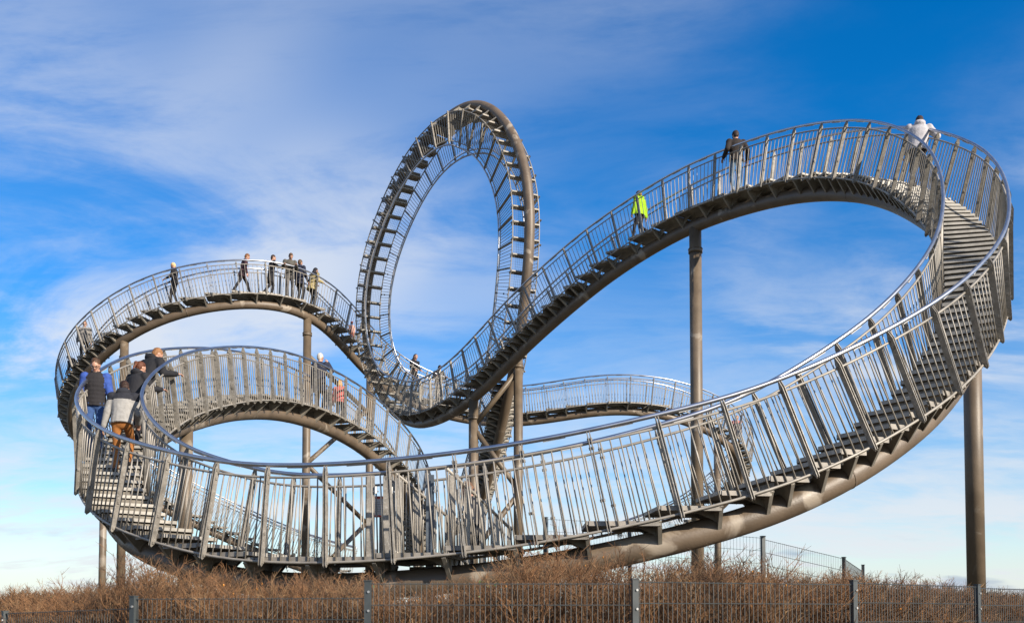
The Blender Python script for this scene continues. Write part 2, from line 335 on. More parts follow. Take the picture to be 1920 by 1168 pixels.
def build_track(tr, r, tube_r, gaps, rise):
    # tube with weld rings
    link('support_tube', tube_mesh('support_tube', tr.line(0, 0, step=3), tube_r, M['tube'], 20), r, Matrix())
    q = 3.0
    while q < tr.L-1:
        p, T, S, U = tr.at(q); me = ME_RING.get('w')
        if me is None:
            me = ME_RING['w'] = tube_mesh('weld_seam', [(0, 0, -.012), (0, 0, .012)], tube_r+.004, M['tube'], 20)
        link('weld_seam', me, r, mw(p, S, U, T)); q += random.uniform(4.5, 6.5)
    # treads
    q = .05
    nt = 0
    while q < tr.L-.2:
        p, T, S, U = tr.at(q); sn = abs(T[2]); 
        lp = tr.loopy(q) and sn > .55 or (tr.loopy(q) and U[2] < .6)
        ds = .62 if lp else min(max(rise(q)/max(sn, .05), .29), .95)
        pm, Tm, Sm, Um = tr.at(min(q+ds/2, tr.L))
        Sh = np.array([Sm[0], Sm[1], 0]); Sh /= np.linalg.norm(Sh); fw = np.array([-Sh[1], Sh[0], 0])
        flat = ds > .6 and not lp
        depth = max(ds*math.sqrt(max(1-sn*sn, 0)), .28) if not flat else ds*math.sqrt(1-sn*sn)*.985
        c = pm+Um*DECK
        sg = -1 if Tm[2] > 0 else 1                                         # nose points downhill
        Zv = np.array([0, 0, 1.0])
        if lp and Um[2] < -.3: Zv = -Zv; Sh2 = -Sh
        else: Sh2 = Sh
        kz = 1.0
        if not flat and not lp: kz = min(max(ds*sn/.17, .5), 1.6)
        X = Sh2*sg; Y = fw*sg
        rung = lp and Um[2] > -.55
        if rung: t = link('tread', ME_RUNG, r, mw(c, X, Y, Zv))
        else: t = link('tread', ME_FLAT if flat else ME_STEP, r, mw(c, X, Y, Zv, (1, depth, kz)))
        pb, Tb, Sb, Ub = tr.at(min(q+ds*(.5 if not flat else .97), tr.L))
        if rung: link('bracket', ME_LUG, t, mw(pm, Sm, Tm, Um))
        else: link('bracket', ME_BRG if flat else ME_BR, t, mw(pb, Sb, Tb, Ub))
        q += ds; nt += 1
    # rails
    segs = {-1: [(0, tr.L)], 1: [(0, tr.L)]}
    for (side, a, b) in gaps: 
        segs[side] = [s for (x, y) in segs[side] for s in ((x, a), (b, y)) if s[1]-s[0] > .3] if any(x < a < y for x, y in segs[side]) else segs[side]
    for side in (-1, 1):
        for a, b in segs[side]:
            link('handrail', tube_mesh('handrail', tr.line(side*HW, RAIL, a, b), .032, M['steel'], 10), r, Matrix())
            link('upper_rail', tube_mesh('upper_rail', tr.line(side*HW, SUBR, a, b), .019, M['bar'], 6), r, Matrix())
            link('bottom_rail', tube_mesh('bottom_rail', tr.line(side*HW, BOT, a, b), .021, M['bar'], 6), r, Matrix())
    bars = []
    for side in (-1, 1):
        for a, b in segs[side]:
            n = max(int(round((b-a)/.95)), 1); st = (b-a)/n
            for i in range(n+1):
                p, T, S, U = tr.at(a+i*st); p2 = p+S*side*(HW+.03)
                link('post', ME_POST, r, mw(p2, S*side, T*side, U))
                if i < n:
                    for k in range(1, 7):
                        pp, TT, SS, UU = tr.at(a+(i+k/7)*st); bars.append((pp+SS*side*HW, SS, TT, UU))
                    pp, TT, SS, UU = tr.at(a+(i+.5)*st)
                    link('light_strip', ME_STRIP, r, mw(pp+SS*side*(HW-.012)+UU*(RAIL-.034), TT, SS, -UU))
    bars.sort(key=lambda b: np.linalg.norm(b[0]))
    for pp, SS, TT, UU in bars[:300]: link('baluster', ME_BAR, r, mw(pp, SS, TT, UU))
    bv = np.array([v.co[:] for v in ME_BAR.vertices]); bf = [tuple(p.vertices) for p in ME_BAR.polygons if len(p.vertices) == 4]
    V = []; F = []
    for k, (pp, SS, TT, UU) in enumerate(bars[300:]):
        V.append(pp+bv[:, :1]*SS+bv[:, 1:2]*TT+bv[:, 2:]*UU); F += [tuple(i+k*len(bv) for i in f) for f in bf]
    o = link('baluster', mesh('baluster_rest', np.concatenate(V), F, M['bar'], True), r, Matrix()); o['kind'] = 'stuff'
    print('treads', nt, 'bars', len(bars))

TL = Track(TRACK_LOOP, (57.4, 82.3)); TR_ = Track(TRACK_REAR)
R1 = root('stair_track', (0, 13.8, 0), 'front steel stair walkway on a brown tube, turning once through a tall vertical loop', 'walkway sculpture')
build_track(TL, R1, .19, [(-1, TL.t2s(23.79), TL.t2s(24.24))], lambda q: .225 if TL.t2s(45) < q < TL.t2s(57.5) else .15 if TL.t2s(34.5) < q < TL.t2s(42) else .195 if TL.t2s(26) < q < TL.t2s(42) else .17)
R2 = root('stair_track', (-9, 41, 0), 'rear steel stair walkway with two humps, passing behind the vertical loop', 'walkway sculpture')
build_track(TR_, R2, .185, [], lambda q: .25)

# wire safety net behind the rungs of the loop
def build_net():
    a, b = TL.t2s(59.4), TL.t2s(81.3)
    V = []; F = []
    def wire(P, r):
        me_n = sum(len(v) for v in V); P = np.asarray(P); n = len(P)
        T = np.gradient(P, axis=0); T /= np.linalg.norm(T, axis=1)[:, None]
        A = np.cross(T, [0.3, 0.5, 0.8]); A /= np.linalg.norm(A, axis=1)[:, None]; B = np.cross(T, A)
        th = np.arange(3)*2*np.pi/3
        V.append((P[:, None]+r*(A[:, None]*np.cos(th)[None, :, None]+B[:, None]*np.sin(th)[None, :, None])).reshape(-1, 3))
        for i in range(n-1):
            for j in range(3): F.append((me_n+i*3+j, me_n+i*3+(j+1) % 3, me_n+i*3+3+(j+1) % 3, me_n+i*3+3+j))
    for sx in np.linspace(-.5, .5, 15): wire(TL.line(sx, .30, a, b, 6), .0035)
    for q in np.arange(a, b, .09):
        p, T, S, U = TL.at(q); wire([p+S*-.5+U*.30, p+S*.5+U*.30], .0035)
    o = link('safety_net', mesh('safety_net', np.concatenate(V), F, M['bar']), R1, Matrix()); o['kind'] = 'stuff'
build_net()

# columns: under the tube at the given control parameter
def col_at(tr, r, t, d, dz=0.0):
    p = tr.at(tr.t2s(t))[0]; return column(r, p[0], p[1], p[2]-.05+dz, d), p
_, c901 = col_at(TL, R1, 54.1, .36); _, c978 = col_at(TL, R1, 81.44, .34)
col_at(TL, R1, 46.17, .37); col_at(TL, R1, 35.34, .33); col_at(TL, R1, 14.02, .30)
_, c583 = col_at(TR_, R2, 20.51, .34); _, c690 = col_at(TR_, R2, 24.08, .34)
col_at(TR_, R2, 14.62, .34); col_at(TR_, R2, 37.14, .33); col_at(TR_, R2, 8.4, .32)
def zat(p, v): return (1150-v)/1900*p[1]
def bz(r, p, v0, q, v1, rad=.1): brace(r, (p[0], p[1], zat(p, v0)), (q[0], q[1], zat(q, v1)), rad)
bz(R2, c583, 660, c690, 775); bz(R2, c583, 868, c690, 762); bz(R2, c583, 868, c690, 985); bz(R2, c583, 1095, c690, 975)
bz(R1, c901, 797, c978, 690); bz(R1, c901, 800, c978, 917); bz(R1, c901, 1035, c978, 925)

# ------------------------------------------------------------------ entrance stair with its railings
def build_entrance():
    e = root('entrance_stair', (-.9, 15.2, 0), 'short galvanised entrance stair with plate railings leading up to the front walkway', 'stairs')
    P0 = np.array([-1.30, 14.25, .80]); P1 = np.array([-.40, 16.4, .20]); n = 5
    d = P1-P0; hd = d[:2]/np.linalg.norm(d[:2]); sd = np.array([hd[1], -hd[0]])
    for i in range(n):
        c = P0+d*(i+.5)/n; dep = np.linalg.norm(d[:2])/n
        t = link('tread', ME_STEP, e, mw(c, np.array([sd[0], sd[1], 0]), np.array([hd[0], hd[1], 0]), np.array([0, 0, 1.0]), (.8, dep, .9)))
    for s in (-1, 1):
        A = P0+np.array([sd[0], sd[1], 0])*.42*s; B = P1+np.array([sd[0], sd[1], 0])*.42*s
        up = np.array([0, 0, 1.0])
        link('handrail', tube_mesh('handrail', [A+up*1.22, (A+B)/2+up*1.20, B+up*1.15], .024, M['bar'], 8), e, Matrix())
        link('bottom_rail', tube_mesh('bottom_rail', [A+up*.1, (A+B)/2+up*.1, B+up*.1], .018, M['bar'], 6), e, Matrix())
        m = 22
        for k in range(m):
            p = A+(B-A)*(k+.5)/m
            if k % 5 == 1:
                pl = MB().box((-.07, -.006, .0), (.07, .006, 1.19)).make('rail_plate', M['galv'])
                link('rail_plate', pl, e, mw(p, np.array([hd[0], hd[1], 0]), np.array([sd[0], sd[1], 0]), up))
            else:
                link('baluster', ME_BAR, e, mw(p-up*.2, np.array([hd[0], hd[1], 0]), np.array([sd[0], sd[1], 0]), up))
    for s, x, y in ((1, -1.17, 14.42), (-1, -2.03, 14.5), (-1, -1.80, 14.55)):
        z0 = .1; g = MB(); g.box((x-.055, y-.03, z0), (x+.055, y+.03, 1.98)); 
        o = link('gate_post', g.make('gate_post', M['darkpost'] if s == 1 else M['galv']), e, Matrix())
        for z in (.82, 1.72):
            h = MB(); h.cyl((x+.075, y-.04, z), (x+.075, y-.04, z+.1), .022, 8); h.box((x+.05, y-.05, z+.02), (x+.12, y-.03, z+.04)); link('hinge', h.make('hinge', M['bolt']), o, Matrix())
build_entrance()

def build_board():
    b = root('information_board', (-1.93, 14.9, 0), 'small white notice board with red edges behind the gate post', 'sign')
    x, y = -1.93, 14.9
    link('post', MB().box((x-.03, y+.02, -.1), (x+.03, y+.06, 1.7)).make('board_post', M['galv']), b, Matrix())
    p = link('panel', MB().box((x-.13, y-.02, 1.42), (x+.12, y+.015, 1.73)).make('board_panel', M['white']), b, Matrix())
    link('top_edge', MB().box((x-.13, y-.026, 1.69), (x+.12, y-.021, 1.73)).make('top_edge', M['red']), p, Matrix())
    link('bottom_edge', MB().box((x-.13, y-.026, 1.42), (x+.12, y-.021, 1.45)).make('bottom_edge', M['red']), p, Matrix())
    g = MB()
    for i in range(5): g.box((x-.10, y-.024, 1.64-i*.035), (x+.05+.05*((i*7) % 3)/2, y-.0205, 1.648-i*.035))
    link('print_lines', g.make('print_lines', mat('grey_print', (.35, .33, .32), .6)), p, Matrix())
build_board()

# ------------------------------------------------------------------ fences
def fence(name, pts, tops, label, h=1.1, bolts=True, wire=1.0, post_w=.06, post_extra=.035):
    """pts: ground plan points, tops: z of each panel's top wire"""
    r = root(name, (pts[0][0], pts[0][1], 0), label, 'fence')
    for i, (x, y) in enumerate(pts):
        tl = tops[max(i-1, 0)]; tr_ = tops[min(i, len(tops)-1)]; tl = tl[1] if isinstance(tl, tuple) else tl; tr_ = tr_[0] if isinstance(tr_, tuple) else tr_; zt = max(tl, tr_)+post_extra
        a = pts[max(i-1, 0)]; c = pts[min(i+1, len(pts)-1)]; an = math.atan2(c[1]-a[1], c[0]-a[0])
        b = MB(); w = post_w/2; b.box((-w, -w*.9, 0), (w, w*.9, h+.4)); b.box((-w-.006, -w-.004, h+.4), (w+.006, w+.004, h+.41))
        W = Matrix.Translation((x, y, zt-h-.41)) @ Matrix.Rotation(an, 4, 'Z')
        o = link('post', b.make('fence_post', M['fence']), r, W)
        if bolts:
            for z in (h+.3, h+.12, h-.1):
                q = MB().cyl((w*.4, -w*.9-.012, z), (w*.4, -w*.9+.002, z), .012, 8).make('bolt', M['bolt']); link('bolt', q, o, W)
    for i in range(len(pts)-1):
        A = np.array(pts[i], float); B = np.array(pts[i+1], float); L = np.linalg.norm(B-A); d = (B-A)/L; nn = np.array([d[1], -d[0]])
        zt = tops[i]; za, zb = (zt if isinstance(zt, tuple) else (zt, zt))
        V = []; F = []
        def bar(p, q, rr):
            p = np.array(p); q = np.array(q); t = (q-p)/np.linalg.norm(q-p); a = np.cross(t, [.3, .6, .74]); a /= np.linalg.norm(a); b2 = np.cross(t, a); k = len(V)
            for e in (p, q):
                for j in range(4): V.append(e+rr*(a*math.cos(j*math.pi/2)+b2*math.sin(j*math.pi/2)))
            for j in range(4): F.append((k+j, k+(j+1) % 4, k+4+(j+1) % 4, k+4+j))
        n = int(L/.05)
        for j in range(1, n):
            P = A+d*L*j/n; z = za+(zb-za)*j/n; bar((P[0], P[1], z-h), (P[0], P[1], z+.012), .0034*wire)
        for k in range(int(h/.2)+1):
            for off in (-.006, .006):
                p = A+nn*off; q = B+nn*off; bar((p[0], p[1], za-k*.2), (q[0], q[1], zb-k*.2), .0052*wire)
        link('wire_panel', mesh('wire_panel', V, F, M['fence']), r, Matrix())
fence('wire_fence', [(-7.6, 13.6), (-5.8, 11.6), (-3.77, 10.1), (-1.37, 9.64), (1.17, 9.64), (3.54, 10.5), (5.5, 11.98), (7.5, 13.5)],
      [-.12, (.0, .05), .145, .283, .30, .315, .30], 'dark wire mesh fence along the bottom edge in front of the brown hedge', 1.05)
fence('wire_fence', [(.55, 16.6), (1.85, 15.9), (3.92, 15.8), (5.64, 17.2), (6.9, 19.9)], [(1.55, 1.42), (1.33, 1.18), (1.16, .93), (.93, .82)],
      'dark wire mesh fence stepping down behind the hedge under the front walkway', 1.25, False, .6)
fence('wire_fence', [(-9.0, 18.2), (-8.1, 17.3), (-6.4, 16.0)], [.14, .19], 'short piece of wire fence behind the hedge at the far left', 1.0, False)
def steel_post():
    p = root('steel_post', (-4.15, 17.0, -.1), 'short dark steel post standing behind the left stairs', 'post')
    link('shaft', MB().box((-4.19, 16.96, -.1), (-4.11, 17.04, 1.40)).make('shaft', M['fence']), p, Matrix())
    link('cap', MB().box((-4.2, 16.95, 1.40), (-4.10, 17.05, 1.43)).make('cap', M['fence']), p, Matrix())
steel_post()
# ------------------------------------------------------------------ bare shrub hedge
HEDGE = [(-7.4, -.34), (-6.3, -.20), (-5.55, -.02), (-4.9, .24), (-4.3, .40), (-3.6, .41), (-3.0, .39), (-2.3, .27), (-1.2, .21), (-.4, .27), (.2, .46), (.8, .60), (1.3, .52), (2.0, .46), (2.6, .47), (3.4, .38), (4.1, .25), (5.0, .14), (6.2, .06), (8.0, -.02)]
FX = [-7.6, -5.8, -3.77, -1.37, 1.17, 3.54, 5.5, 7.5]; FY = [13.6, 11.6, 10.1, 9.64, 9.64, 10.5, 11.98, 13.5]
def build_hedge():
    rng = np.random.default_rng(3)
    hx, hz = zip(*HEDGE)
    V = []; F = []; MI = []; nv = [0]
    def poly(P, r0, r1, mi):
        n = len(P); P = np.asarray(P)
        T = P[-1]-P[0]; T /= np.linalg.norm(T)+1e-9; a = np.cross(T, [.31, .77, .55]); a /= np.linalg.norm(a); b = np.cross(T, a)
        r = np.linspace(r0, r1, n)[:, None]
        for j in range(3):
            pass
        ring = np.stack([P+r*(a*math.cos(t)+b*math.sin(t)) for t in (0, 2.094, 4.189)], 1).reshape(-1, 3)
        V.append(ring); k = nv[0]
        for i in range(n-1):
            for j in range(3): F.append((k+i*3+j, k+i*3+(j+1) % 3, k+i*3+3+(j+1) % 3, k+i*3+3+j)); MI.append(mi)
        nv[0] += 3*n
    leaves = []; hips = []
    def grow(x, y, zt, tall=1.0, dark=False):
        zb = float(ground_z(np.array(x), np.array(y)))-.03
        hgt = max(zt-zb, .25)
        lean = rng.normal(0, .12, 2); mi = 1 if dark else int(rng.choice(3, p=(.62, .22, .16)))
        base = np.array([x, y, zb]); tip = base+np.array([lean[0]*hgt, lean[1]*hgt, hgt])
        bend = rng.normal(0, .05, 3); mid = (base+tip)/2+bend; q1 = base*.75+tip*.25+bend*.7; q3 = base*.25+tip*.75+bend*.7
        stem = np.array([base, q1, mid, q3, tip]); poly(stem, .0062, .0024, mi)
        nb = rng.integers(7, 12)
        for _ in range(nb):
            f = rng.uniform(.3, .98); i = min(int(f*4), 3); p = stem[i]*(1-(f*4-i))+stem[i+1]*(f*4-i)
            az = rng.uniform(0, 6.283); L = rng.uniform(.12, .34)*(1.15-f*.45)
            d = np.array([math.cos(az)*.8, math.sin(az)*.8, rng.uniform(.35, 1.2)]); d /= np.linalg.norm(d)
            kn = p+d*L*.5+rng.normal(0, .012, 3); e = kn+(d+np.array([0, 0, .45]))/1.25*L*.55+rng.normal(0, .018, 3)
            if e[2] > zt+.16: e[2] = zt+.16*rng.random()
            poly([p, kn, e], .0036, .0015, mi)
            for _k in range(3):
                d2 = d+rng.normal(0, .55, 3); d2[2] = abs(d2[2])*.8+.2; d2 /= np.linalg.norm(d2); l2 = rng.uniform(.05, .14); b0 = kn*.5+e*.5 if _k else kn
                poly([b0, b0+d2*l2], .0024, .0012, mi)
            u = rng.random()
            if u < .05: hips.append(e)
            if u > .986: leaves.append(e)
    N = 3300
    for _ in range(N):
        x = rng.uniform(-7.3, 8.0); fy = np.interp(x, FX, FY); dep = rng.random()**1.2*2.5
        y = fy+.14+dep
        if abs(x) < 5 and y > 12.9: y = 12.9-rng.random()*1.5
        zt = np.interp(x, hx, hz); clump = .09*math.sin(x*3.1+1)+.06*math.sin(x*7.3)+.05*math.sin(y*5+x*2)
        z = zt+clump-rng.random()**1.5*.42+(.10 if rng.random() < .06 else 0)
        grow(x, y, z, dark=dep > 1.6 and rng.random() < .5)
    for _ in range(330):                                            # beyond the tube on the right, up to the rear fence
        x = rng.uniform(2.4, 7.4); y = rng.uniform(13.0, 16.0)+max(0, x-4)*.6
        grow(x, y, .62-.05*(x-2.4)-rng.random()*.35)
    for _ in range(150):
        x = rng.uniform(-8.8, -5.2); y = rng.uniform(14.5, 16.5); grow(x, y, .25+.12*(x+8)-rng.random()*.3)
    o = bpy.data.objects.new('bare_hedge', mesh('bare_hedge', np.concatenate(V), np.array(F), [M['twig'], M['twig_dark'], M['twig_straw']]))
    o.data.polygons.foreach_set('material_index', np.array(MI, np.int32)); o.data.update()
    C.objects.link(o); props(o, 'tangled brown leafless hedge growing between the wire fence and the walkway', 'hedge', kind='stuff')
    print('hedge faces', len(F))
    # a few green shoots and orange hips left on the twigs
    for nm, pts, m, sz in (('leaf', leaves, M['leaf'], .022), ('hip', hips, M['twig_dark'], .008)):
        pass
    VV = []; FF = []
    cl = [np.array([x, y, z])+rng.normal(0, s, 3)*np.array([1, 1, .6]) for (x, y, z, s, n) in ((-.1, 11.6, .28, .12, 60), (.1, 11.4, .0, .14, 50), (-2.9, 11.8, .1, .1, 8), (2.9, 11.9, .22, .12, 30), (-2.95, 15.5, .75, .22, 90), (-2.1, 16.0, .8, .2, 60), (-3.7, 15.6, .6, .15, 40)) for _ in range(n)]
    for c in cl+leaves[:120]:
        a = rng.normal(0, 1, 3); a /= np.linalg.norm(a); b = np.cross(a, rng.normal(0, 1, 3)); b /= np.linalg.norm(b); k = len(VV); L = rng.uniform(.02, .036)
        VV += [c-a*L*.1, c+a*L*.5+b*L*.45, c+a*L*1.3, c+a*L*.5-b*L*.45]; FF.append((k, k+1, k+2, k+3))
    o = bpy.data.objects.new('green_shoots', mesh('green_shoots', VV, FF, M['leaf'])); C.objects.link(o); props(o, 'scattered green leaves left among the brown twigs', 'leaves', kind='stuff')
    VV = []; FF = []
    for c in hips[:260]:
        k = len(VV); L = .011
        VV += [c+np.array(v)*L for v in ((1, 0, 0), (0, 1, 0), (-1, 0, 0), (0, -1, 0), (0, 0, 1.3), (0, 0, -1.3))]
        FF += [(k+i, k+(i+1) % 4, k+4) for i in range(4)]+[(k+(i+1) % 4, k+i, k+5) for i in range(4)]
    o = bpy.data.objects.new('rose_hips', mesh('rose_hips', VV, FF, M['hip'])); C.objects.link(o); props(o, 'tiny orange hips on the twig ends of the hedge', 'hips', kind='stuff')
build_hedge()

# ------------------------------------------------------------------ people
def person(label, pos, yaw, H=1.75, top=(.03, .03, .035), legs=(.03, .035, .05), hair=(.06, .035, .02), lean=0.0, nod=0.1, turn=0.0,
           hands=((-.25, .06, .80), (.25, .06, .80)), feet=((-.10, .0), (.10, .0)), skirt=0.0, hood=None, sleeves=None, yoke=None, hat=None,
           longhair=0, ponytail=False, puff=0.0, quilt=False, glasses=False, shoe=(.03, .025, .02), broad=1.0, collar=None, side=0.0, group=None, voxel=.017):
    SRC = []
    mats = [SKIN, cloth('top_%s' % (top,), top), cloth('trousers_%s' % (legs,), legs), cloth('shoe_%s' % (shoe,), shoe, .6), cloth('sleeve_%s' % (sleeves,), sleeves or top), cloth('yoke_%s' % (yoke or hood,), yoke or hood or top), M['eye'], cloth('lips', (.30, .10, .08), .5)]
    Rl = Matrix.Translation((0, 0, .95)) @ Matrix.Rotation(side, 4, 'Y') @ Matrix.Rotation(-lean, 4, 'X') @ Matrix.Translation((0, 0, -.95))
    Rh = Rl @ Matrix.Translation((0, 0, 1.49)) @ Matrix.Rotation(turn, 4, 'Z') @ Matrix.Rotation(-nod, 4, 'X') @ Matrix.Translation((0, 0, -1.49))
    I = Matrix()
    def loft(rings, mi, R=I, k=16, store=None):
        V = []; F = []
        for c, rx, ry in rings:
            for i in range(k):
                a = 2*math.pi*i/k; V.append(R @ Vector((c[0]+rx*math.cos(a), c[1]+ry*math.sin(a), c[2])))
        n = len(rings)
        for i in range(n-1):
            for j in range(k): F.append((i*k+j, i*k+(j+1) % k, (i+1)*k+(j+1) % k, (i+1)*k+j))
        F += [tuple(range(k))[::-1], tuple(range((n-1)*k, n*k))]
        (SRC if store is None else store).append((V, F, mi))
    def ell(c, r, mi, R=I, store=None, k=12, rings=8):
        V = []; F = []
        for i in range(1, rings):
            t = math.pi*i/rings
            for j in range(k):
                a = 2*math.pi*j/k; V.append(R @ Vector((c[0]+r[0]*math.sin(t)*math.cos(a), c[1]+r[1]*math.sin(t)*math.sin(a), c[2]-r[2]*math.cos(t))))
        b = len(V); V.append(R @ Vector((c[0], c[1], c[2]-r[2]))); V.append(R @ Vector((c[0], c[1], c[2]+r[2])))
        for i in range(rings-2):
            for j in range(k): F.append((i*k+j, i*k+(j+1) % k, (i+1)*k+(j+1) % k, (i+1)*k+j))
        for j in range(k): F.append((b, (j+1) % k, j)); F.append((b+1, (rings-2)*k+j, (rings-2)*k+(j+1) % k))
        (SRC if store is None else store).append((V, F, mi))
    def cap(p, q, r1, r2, mi, store=None, k=10, n=6):
        p = Vector(p); q = Vector(q); d = q-p; L = d.length; d.normalize(); a = d.orthogonal().normalized(); b = d.cross(a)
        rings = []
        for t in (-.95, -.6, 0): rings.append((p+d*r1*t, r1*math.sqrt(1-t*t)))
        for i in range(1, n): rings.append((p+d*L*i/n, r1+(r2-r1)*i/n))
        for t in (0, .6, .95): rings.append((q+d*r2*t, r2*math.sqrt(1-t*t)))
        V = []; F = []
        for c, r in rings:
            for j in range(k): an = 2*math.pi*j/k; V.append(c+(a*math.cos(an)+b*math.sin(an))*r)
        m = len(rings)
        for i in range(m-1):
            for j in range(k): F.append((i*k+j, i*k+(j+1) % k, (i+1)*k+(j+1) % k, (i+1)*k+j))
        F += [tuple(range(k))[::-1], tuple(range((m-1)*k, m*k))]
        (SRC if store is None else store).append((V, F, mi))
    def ik(a, t, l1, l2, pole):
        a = Vector(a); t = Vector(t); d = t-a; L = min(d.length, (l1+l2)*.995); d.normalize()
        x = (l1*l1-l2*l2+L*L)/(2*L); h = math.sqrt(max(l1*l1-x*x, 0)); pl = Vector(pole); pl = pl-d*pl.dot(d); pl.normalize()
        return a+d*x+pl*h, a+d*L
    pf = .012+puff
    # legs and hips
    ell((0, 0, .90), (.165*broad, .118, .12), 2)
    for sx, ft in ((-1, feet[0]), (1, feet[1])):
        hipp = Vector((sx*.088, 0, .90)); fz = ft[2] if len(ft) > 2 else 0.0
        kn, an = ik(hipp, (ft[0], ft[1], .085+fz), .425, .42, (sx*.1, 1, .15))
        cap(hipp, kn, .092, .066, 2); cap(kn, an, .064, .05, 2)
        cap(an+Vector((0, -.035, -.03)), an+Vector((sx*.025, .155, -.045)), .046, .036, 3)
    # trunk
    w = broad
    zs = [(.86-skirt, .172, .128), (.90, .168, .122), (.98, .163, .118), (1.08, .152, .110), (1.17, .160, .116), (1.26, .172, .124), (1.35, .180, .122), (1.42, .160, .100), (1.47, .092, .078), (1.495, .066, .066)]
    if skirt: zs = [(.86-skirt, .19, .15), (.86-skirt*.5, .18, .14)]+zs[1:]
    rings = []
    for i, (z, rx, ry) in enumerate(zs):
        rings.append(((0, 0, z), (rx+pf)*w, ry+pf))
    if quilt:
        dense = []
        for i in range(len(rings)-1):
            a, b = rings[i], rings[i+1]; m = 4
            for j in range(m):
                f = j/m; dense.append(((0, 0, a[0][2]*(1-f)+b[0][2]*f), a[1]*(1-f)+b[1]*f, a[2]*(1-f)+b[2]*f))
        dense.append(rings[-1]); rings = [(c, rx+.012*abs(math.sin(c[2]*math.pi/.075))-.006, ry+.012*abs(math.sin(c[2]*math.pi/.075))-.006) for c, rx, ry in dense]
    lower = [r for r in rings if r[0][2] < .93]; 
    loft(rings, 1, Rl)
    if yoke: loft([((0, 0, 1.33), (.186+pf)*w, .128+pf), ((0, 0, 1.39), (.18+pf)*w, .12+pf), ((0, 0, 1.45), (.13+pf)*w, .092+pf), ((0, 0, 1.50), .085, .082)], 5, Rl)
    # arms
    HD = []
    for sx, hd in ((-1, hands[0]), (1, hands[1])):
        sh = Rl @ Vector((sx*.185*w, 0, 1.405)); el, wr = ik(sh, hd, .285, .265, (sx*.35, -.7, -.85))
        sm = 4 if sleeves else 1
        cap(sh, el, .064+pf*.8, .053+pf*.7, sm); cap(el, wr, .052+pf*.7, .041+pf*.5, sm)
        ell(sh, (.07+pf, .07+pf, .07+pf), sm)
        if yoke: ell(sh+Vector((0, 0, .015)), (.075+pf, .08+pf, .055+pf), 5)
        d = (wr-el).normalized(); u = d.cross(Vector((sx*.2, -.2, 1))).normalized(); v = u.cross(d)
        pc = wr+d*.055
        V0 = []; ell((0, 0, 0), (.040, .048, .019), 0, Matrix(((u.x, d.x, v.x, pc.x), (u.y, d.y, v.y, pc.y), (u.z, d.z, v.z, pc.z), (0, 0, 0, 1))), HD)
        cap(wr-d*.02, wr+d*.02, .027, .028, 0, HD, 8, 2)
        for f in range(4):
            o = (f-1.5)*.0185; L = (.062, .072, .068, .052)[f]; b0 = pc+d*.038+u*o
            m0 = b0+d*L*.55-v*.012; e0 = m0+d*L*.35-v*.030
            cap(b0, m0, .0095, .009, 0, HD, 6, 2); cap(m0, e0, .009, .0075, 0, HD, 6, 2)
        t0 = pc-d*.015-u*sx*.036; t1 = t0+d*.035-u*sx*.022-v*.012; cap(t0, t1, .0115, .010, 0, HD, 6, 2); cap(t1, t1+d*.028-v*.012, .010, .0085, 0, HD, 6, 2)
    # head
    cap(Rl @ Vector((0, -.01, 1.45)), Rh @ Vector((0, .0, 1.57)), .058, .056, 0)
    ell((0, .008, 1.635), (.075, .094, .112), 0, Rh); ell((0, .032, 1.572), (.056, .066, .062), 0, Rh)
    cap(Rh @ Vector((0, .098, 1.628)), Rh @ Vector((0, .118, 1.598)), .011, .017, 0)
    for sx in (-1, 1): ell((sx*.077, -.005, 1.615), (.014, .024, .034), 0, Rh)
    ell((0, .088, 1.652), (.05, .014, .012), 0, Rh)
    for sx in (-1, 1): ell((sx*.031, .092, 1.634), (.013, .010, .008), 6, Rh, HD, 8, 6)
    ell((0, .094, 1.563), (.024, .008, .006), 7, Rh, HD, 8, 6)
    if hood == 'up' or (isinstance(hood, tuple) and len(hood) == 4):
        ell((0, -.035, 1.645), (.108, .112, .135), 5, Rh); ell((0, -.05, 1.53), (.105, .09, .08), 5, Rl)
    elif hood:
        ell((0, -.095, 1.485), (.125, .075, .07), 5, Rl); loft([((0, -.01, 1.44), .115, .10), ((0, -.01, 1.52), .092, .088), ((0, -.01, 1.545), .085, .082)], 5, Rl)
    elif collar: loft([((0, 0, 1.45), .095, .088), ((0, .0, 1.545), .08, .078)], 1, Rl)
    # one continuous skin over everything
    V = []; F = []; own = []
    for v, f, mi in SRC:
        b = len(V); V += v; F += [tuple(i+b for i in q) for q in f]; own += [mi]*len(v)
    me = bpy.data.meshes.new('person_src'); me.from_pydata([tuple(v) for v in V], [], F)
    tmp = bpy.data.objects.new('person_src', me); C.objects.link(tmp)
    md = tmp.modifiers.new('r', 'REMESH'); md.mode = 'VOXEL'; md.voxel_size = voxel
    dg = bpy.context.evaluated_depsgraph_get(); ev = bpy.data.meshes.new_from_object(tmp.evaluated_get(dg)); bpy.data.objects.remove(tmp)
    kd = kdtree.KDTree(len(V))
    for i, v in enumerate(V): kd.insert(v, i)
    kd.balance(); Rli = Rl.inverted()
    bm = bmesh.new(); bm.from_mesh(ev)
    for _ in range(2): bmesh.ops.smooth_vert(bm, verts=bm.verts, factor=.5, use_axis_x=True, use_axis_y=True, use_axis_z=True)
    for f in bm.faces:
        cm = f.calc_center_median(); mi = own[kd.find(cm)[1]]
        if mi == 5 and yoke and not hood: mi = 1
        if yoke and mi in (1, 4, 5) and cm.z > 1.2:
            lc = Rli @ cm
            if lc.z > 1.315 and abs(lc.x) < .27 and lc.y > -.16: mi = 5
            elif mi == 5 and lc.z < 1.315: mi = 1
        f.material_index = mi; f.smooth = True
    bt = bmesh.new()
